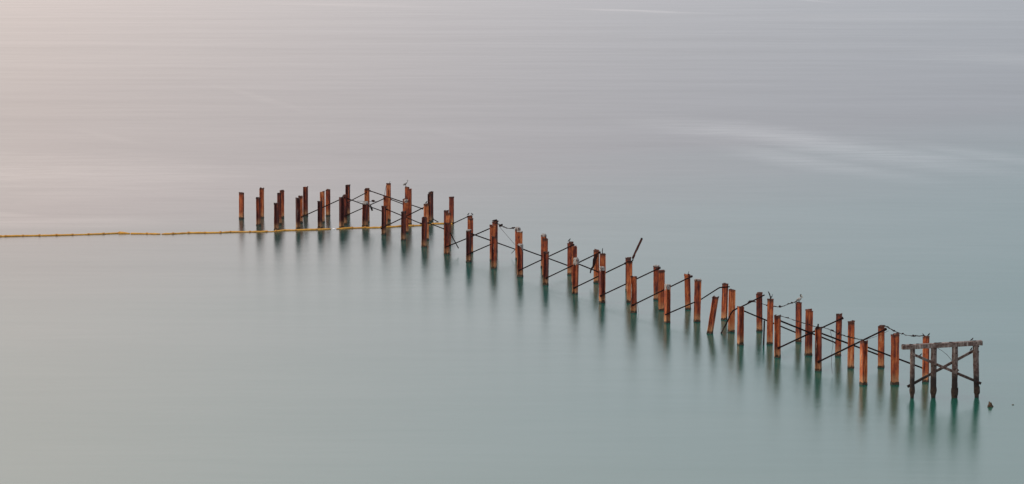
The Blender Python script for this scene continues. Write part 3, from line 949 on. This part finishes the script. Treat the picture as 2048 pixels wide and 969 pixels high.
# ------------------------------------------------------------------ timber frame at the landward end
T = TIMBER
u, nv, up = Vector(T['u']), Vector(T['n']), Vector((0, 0, 1))
fr0 = Vector(T['posts'][0][0])
frame = empty('timber_frame', fr0)
tag(frame, 'weathered grey timber frame of four posts, cap beam and crossed braces', 'timber frame')
rr = random.Random(21)
for i, (b, t, w) in enumerate(T['posts']):
    b, t = Vector(b), Vector(t)
    ax = (t - b)
    q, rad = [], []
    for k in range(15):
        f = k / 14
        p = b + ax * (f * 1.55 - 0.55) if False else b.lerp(t, -0.35 + 1.35 * f)
        z = p.z
        r = w / 2 * (0.93 + 0.07 * f)
        if z < 0.28:
            r *= (0.78, 0.76, 1.0, 0.76)[i]
        elif z < 0.95 and i == 3:
            r *= 0.86 + 0.14 * (z - 0.28) / 0.67
        q.append(p - b)
        rad.append(r * rr.uniform(0.97, 1.03))
    V, Fc = tube(q, rad, 12, 1.0, 0.05, 60 + i)
    p = mesh_obj('post', V, Fc, M_WOOD, frame, loc=b - fr0)
    # torn jacket of growth low on the post
    zz = [(-0.3, 0.9), (0.06, 1.0), (0.16, 1.12), (0.34, 1.16), (0.5, 1.06)] if i == 2 else [(0.2, 0.80), (0.3, 1.02), (0.45, 1.06), (0.62, 1.0)]
    V, Fc = [], []
    seg = 14
    for a_, (z, k) in enumerate(zz):
        for j in range(seg):
            an = 2 * math.pi * j / seg
            r = w / 2 * k * rr.uniform(0.94, 1.08)
            zj = z + (rr.uniform(-0.09, 0.12) if a_ == len(zz) - 1 else 0)
            V.append((math.cos(an) * r, math.sin(an) * r, zj))
    for a_ in range(len(zz) - 1):
        for j in range(seg):
            j2 = (j + 1) % seg
            Fc.append((a_ * seg + j, a_ * seg + j2, (a_ + 1) * seg + j2, (a_ + 1) * seg + j))
    mesh_obj('growth_sleeve', V, Fc, M_SLEEVE, p)
    # rusty bolt heads at the joints
    for zb in (t.z - b.z - 0.12, (t.z - b.z) * 0.86):
        V, Fc = tube([(0, 0, 0), tuple(nv * (w / 2 + 0.06))], 0.035, 6)
        mesh_obj('bolt', [v + up * zb for v in V], Fc, M_SCALE, p)
b0, b1, bh = T['beam']
b0, b1 = Vector(b0), Vector(b1)
ax = (b1 - b0)
bz = nv.cross(ax).normalized()
if bz.z < 0:
    bz = -bz
V, Fc = box((b0 + b1) / 2 - fr0, ax.normalized(), nv, bz, ax.length / 2, 0.17, bh / 2, 0.07, rr, 22)
beam = mesh_obj('cap_beam', V, Fc, M_WOOD, frame)
for f in (0.02, 0.115, 0.2, 0.42, 0.47, 0.61, 0.9):           # splintered ends, spikes and scabs along the beam top
    V, Fc = blob(0.075, f * 91, 0.8, 2.2, 5, 7, (1.6, 1.2, 0.55))
    mesh_obj('rusted_spike', [v + b0 + ax * f - fr0 + bz * (bh / 2) for v in V], Fc, M_SCALE, beam)
for key, nm in (('braceA', 'diagonal_brace'), ('braceB', 'diagonal_brace')):
    a, b, h = T[key]
    a, b = Vector(a), Vector(b)
    d = b - a
    z_ = nv.cross(d).normalized()
    V, Fc = box((a + b) / 2 - fr0, d.normalized(), nv, z_, d.length / 2, 0.05, h / 2, 0.08, rr, 14)
    br = mesh_obj(nm, V, Fc, M_WOOD, frame)
    for f in (0.06, 0.36, 0.66, 0.95):
        V, Fc = blob(0.05, f * 31, 0.4, 2, 4, 6)
        mesh_obj('bolt', [v + a + d * f - fr0 + nv * 0.05 for v in V], Fc, M_SCALE, br)
a, b = Vector(T['stub'][0]), Vector(T['stub'][1])
d = b - a
V, Fc = box((a + b) / 2 - fr0 + nv * -0.02, d.normalized(), nv, nv.cross(d).normalized(), d.length / 2, 0.05, 0.07, 0.1, rr, 3)
mesh_obj('brace_stub', V, Fc, M_WOOD, frame)
V, Fc = tube([Vector(p) - fr0 for p in T['wire']], 0.011, 5)
mesh_obj('loose_wire', V, Fc, M_DARK, frame)

# ------------------------------------------------------------------ yellow floating boom
SEC = ['long yellow boom section running in from the left edge',
       'short yellow boom section between two gaps left of the piles',
       'long yellow boom section passing the leftmost piles',
       'yellow boom section passing behind front piles to pier corner']
for si, pts in enumerate(BOOM):
    rr = random.Random(300 + si)
    o0 = Vector((pts[0][0], pts[0][1], 0))
    sec = empty('floating_boom', o0)
    tag(sec, SEC[si], 'boom', 'yellow floating boom')
    P = [Vector(p) - o0 for p in pts]
    for k, (a, b) in enumerate(zip(P[:-1], P[1:])):
        d = b - a
        q = [a + d * f + Vector((0, 0, rr.uniform(-0.012, 0.02))) for f in (0.01, 0.06, 0.3, 0.6, 0.94, 0.99)]
        r = 0.092 * rr.uniform(0.9, 1.08)
        rad = [r * 0.75, r, r * rr.uniform(0.97, 1.05), r * rr.uniform(0.97, 1.05), r, r * 0.75]
        if si in (1, 2) and k == len(P) - 2 or si == 3 and k == 0 and False:
            rad[-1] = r * 0.35
            rad[-2] = r * 0.6
        if k == 0 and si in (2, 3):
            rad[0] = r * 0.3
            rad[1] = r * 0.55
        if si == 0 and k == len(P) - 2:
            rad = [r * 2.1, r * 2.0, r * 1.6, r * 1.1, r * 0.6, r * 0.4]
        if si == 2 and k == 7:
            rad = [x * 0.55 for x in rad]
        V, Fc = tube(q, rad, 10, 0.9, 0.03, k)
        mesh_obj('float_segment', V, Fc, M_BOOM, sec, smooth=True)
        if k:
            t = (P[k + 1] - P[k - 1]).normalized()
            cr_ = 0.085 * rr.uniform(1.0, 1.35)
            V, Fc = tube([a - t * 0.10, a - t * 0.06, a + t * 0.06, a + t * 0.10], [cr_ * 0.7, cr_, cr_, cr_ * 0.7], 8, 1.0, 0.1, k)
            mesh_obj('collar', [v + Vector((0, 0, 0.02)) for v in V], Fc, M_COLLAR, sec)
V, Fc = blob(0.10, 2, 0.2, 1.5, 5, 8, (1.2, 1, 0.7))
tag(mesh_obj('small_float', V, Fc, M_WHITE, None, smooth=True, loc=FLOATLET), 'tiny pale float in the gap between two boom sections', 'float')

# ------------------------------------------------------------------ rocks breaking the surface at the right
(rp, rw, rh) = ROCK
V, Fc = blob(1.0, 6, 0.45, 1.7, 12, 14, (rw * 0.52, rw * 0.45, rh))
V = [Vector((v.x * (1 - 0.35 * max(v.z, 0) / rh) - 0.10 * max(v.z, 0) / rh * rw, v.y, v.z)) for v in V]
tag(mesh_obj('rock', V, Fc, M_ROCK, None, loc=(rp[0], rp[1], -0.02)), 'pointed brown rock breaking the water right of the timber frame', 'rock')
V, Fc = blob(0.05, 12, 0.5, 1.8, 7, 9, (1.2, 1.0, 0.8))
tag(mesh_obj('rock', V, Fc, M_ROCK, None, loc=ROCK_TIP), 'tiny dark rock tip near the right edge of the photo', 'rock')

# ------------------------------------------------------------------ birds


def bird_small(loc, h, face, lab, i):
    """perched, body slanting up, short tail; h = standing height"""
    root = empty('bird', loc)
    tag(root, lab, 'bird', 'small dark birds on the pier')
    S = h * 1.2
    f = face
    sp = [(-0.62, 0.06, 0.012), (-0.42, 0.18, 0.045), (-0.22, 0.32, 0.14), (0.0, 0.47, 0.20), (0.15, 0.62, 0.19), (0.24, 0.76, 0.13),
          (0.30, 0.86, 0.125), (0.37, 0.92, 0.09), (0.42, 0.93, 0.03)]
    V, Fc = tube([(x * S * f, 0, z * S) for x, z, r in sp], [r * S for x, z, r in sp], 10)
    mesh_obj('body', V, Fc, M_BLACK, root, smooth=True)
    V, Fc = tube([(0.40 * S * f, 0, 0.92 * S), (0.62 * S * f, 0, 0.88 * S)], [0.04 * S, 0.006 * S], 6)
    mesh_obj('beak', V, Fc, M_BROWNP, root)
    for sy in (-1, 1):
        V, Fc = tube([(0.02 * S * f, 0.07 * S * sy, 0.4 * S), (0.05 * S * f, 0.07 * S * sy, -0.01)], 0.02 * S, 5)
        mesh_obj('leg', V, Fc, M_BROWNP, root)
    root.rotation_euler = (0, 0, (0.4, -0.3, 0.6, -0.5)[i % 4])


def bird_long(loc, h, lab, kind):
    root = empty('pelican' if kind == 'pelican' else 'bird', loc)
    tag(root, lab, 'pelican' if kind == 'pelican' else 'bird')
    S = h
    if kind == 'pelican':
        body = [(-0.46, 0.12, 0.02), (-0.36, 0.20, 0.08), (-0.22, 0.30, 0.15), (-0.05, 0.38, 0.19), (0.10, 0.45, 0.17), (0.19, 0.53, 0.11)]
        neck = [(0.17, 0.50, 0.105), (0.23, 0.58, 0.085), (0.22, 0.68, 0.075), (0.16, 0.78, 0.07), (0.12, 0.88, 0.075), (0.15, 0.96, 0.085), (0.21, 0.97, 0.075), (0.25, 0.94, 0.03)]
        bill = [(0.23, 0.95, 0.04), (0.32, 0.80, 0.045), (0.41, 0.62, 0.03), (0.46, 0.52, 0.012)]
        bm, nm_, wing = M_PALE, M_BROWNP, M_GREYP
    elif kind == 'heron':
        body = [(-0.36, 0.12, 0.015), (-0.26, 0.20, 0.05), (-0.10, 0.32, 0.10), (0.04, 0.45, 0.11), (0.14, 0.56, 0.07)]
        neck = [(0.12, 0.53, 0.065), (0.22, 0.64, 0.045), (0.30, 0.74, 0.035), (0.29, 0.85, 0.033), (0.24, 0.94, 0.04), (0.28, 0.99, 0.05), (0.34, 0.98, 0.025)]
        bill = [(0.33, 0.985, 0.022), (0.52, 0.93, 0.005)]
        bm, nm_, wing = M_GREYP, M_GREYP, M_GREYP
    else:
        body = [(-0.42, 0.05, 0.02), (-0.25, 0.18, 0.07), (-0.08, 0.34, 0.13), (0.06, 0.50, 0.12), (0.12, 0.6, 0.08)]
        neck = [(0.11, 0.57, 0.075), (0.12, 0.70, 0.055), (0.08, 0.82, 0.05), (0.13, 0.93, 0.055), (0.21, 0.97, 0.05), (0.26, 0.96, 0.025)]
        bill = [(0.25, 0.96, 0.022), (0.44, 0.94, 0.008)]
        bm, nm_, wing = M_BLACK, M_BLACK, M_BLACK
    # body and neck form one skin: rings run tail - body - neck - head
    sp = body + neck[1:]
    V, Fc = tube([(x * S, 0, z * S) for x, z, r in sp], [r * S for x, z, r in sp], 12)
    o = mesh_obj('body', V, Fc, bm, root, smooth=True)
    o.data.materials.append(nm_)
    for p in o.data.polygons:
        if min(p.vertices) >= (len(body) + 1) * 12:
            p.material_index = 1
    for sy in (-1, 1):
        V, Fc = blob(1.0, 3 + sy, 0.1, 1.2, 7, 9, (0.28 * S, 0.045 * S, 0.115 * S))
        rot = Matrix.Rotation(-0.5, 3, 'Y')
        V = [rot @ v + Vector((-0.17 * S, sy * 0.15 * S * (1 if kind == 'pelican' else 0.7), 0.34 * S)) for v in V]
        mesh_obj('wing', V, Fc, wing, root, smooth=True)
        V, Fc = tube([(-0.02 * S, sy * 0.07 * S, 0.28 * S), (0.0, sy * 0.07 * S, 0.0)], 0.022 * S, 6)
        lg = mesh_obj('leg', V, Fc, M_BROWNP, root)
        V, Fc = box((0.05 * S, sy * 0.07 * S, 0.008), (1, 0, 0), (0, 1, 0), (0, 0, 1), 0.075 * S, 0.04 * S, 0.008)
        mesh_obj('foot', V, Fc, M_BROWNP, lg)
    V, Fc = tube([(x * S, 0, z * S) for x, z, r in bill], [r * S for x, z, r in bill], 8)
    mesh_obj('bill', V, Fc, M_BILL if kind == 'pelican' else M_BROWNP, root, smooth=True)
    root.rotation_euler = (0, 0, -0.35)


for i, (kind, loc, h, face, lab) in enumerate(BIRDS):
    if kind == 'small':
        bird_small(loc, h, face, lab, i)
    else:
        bird_long(loc, h, lab, kind)
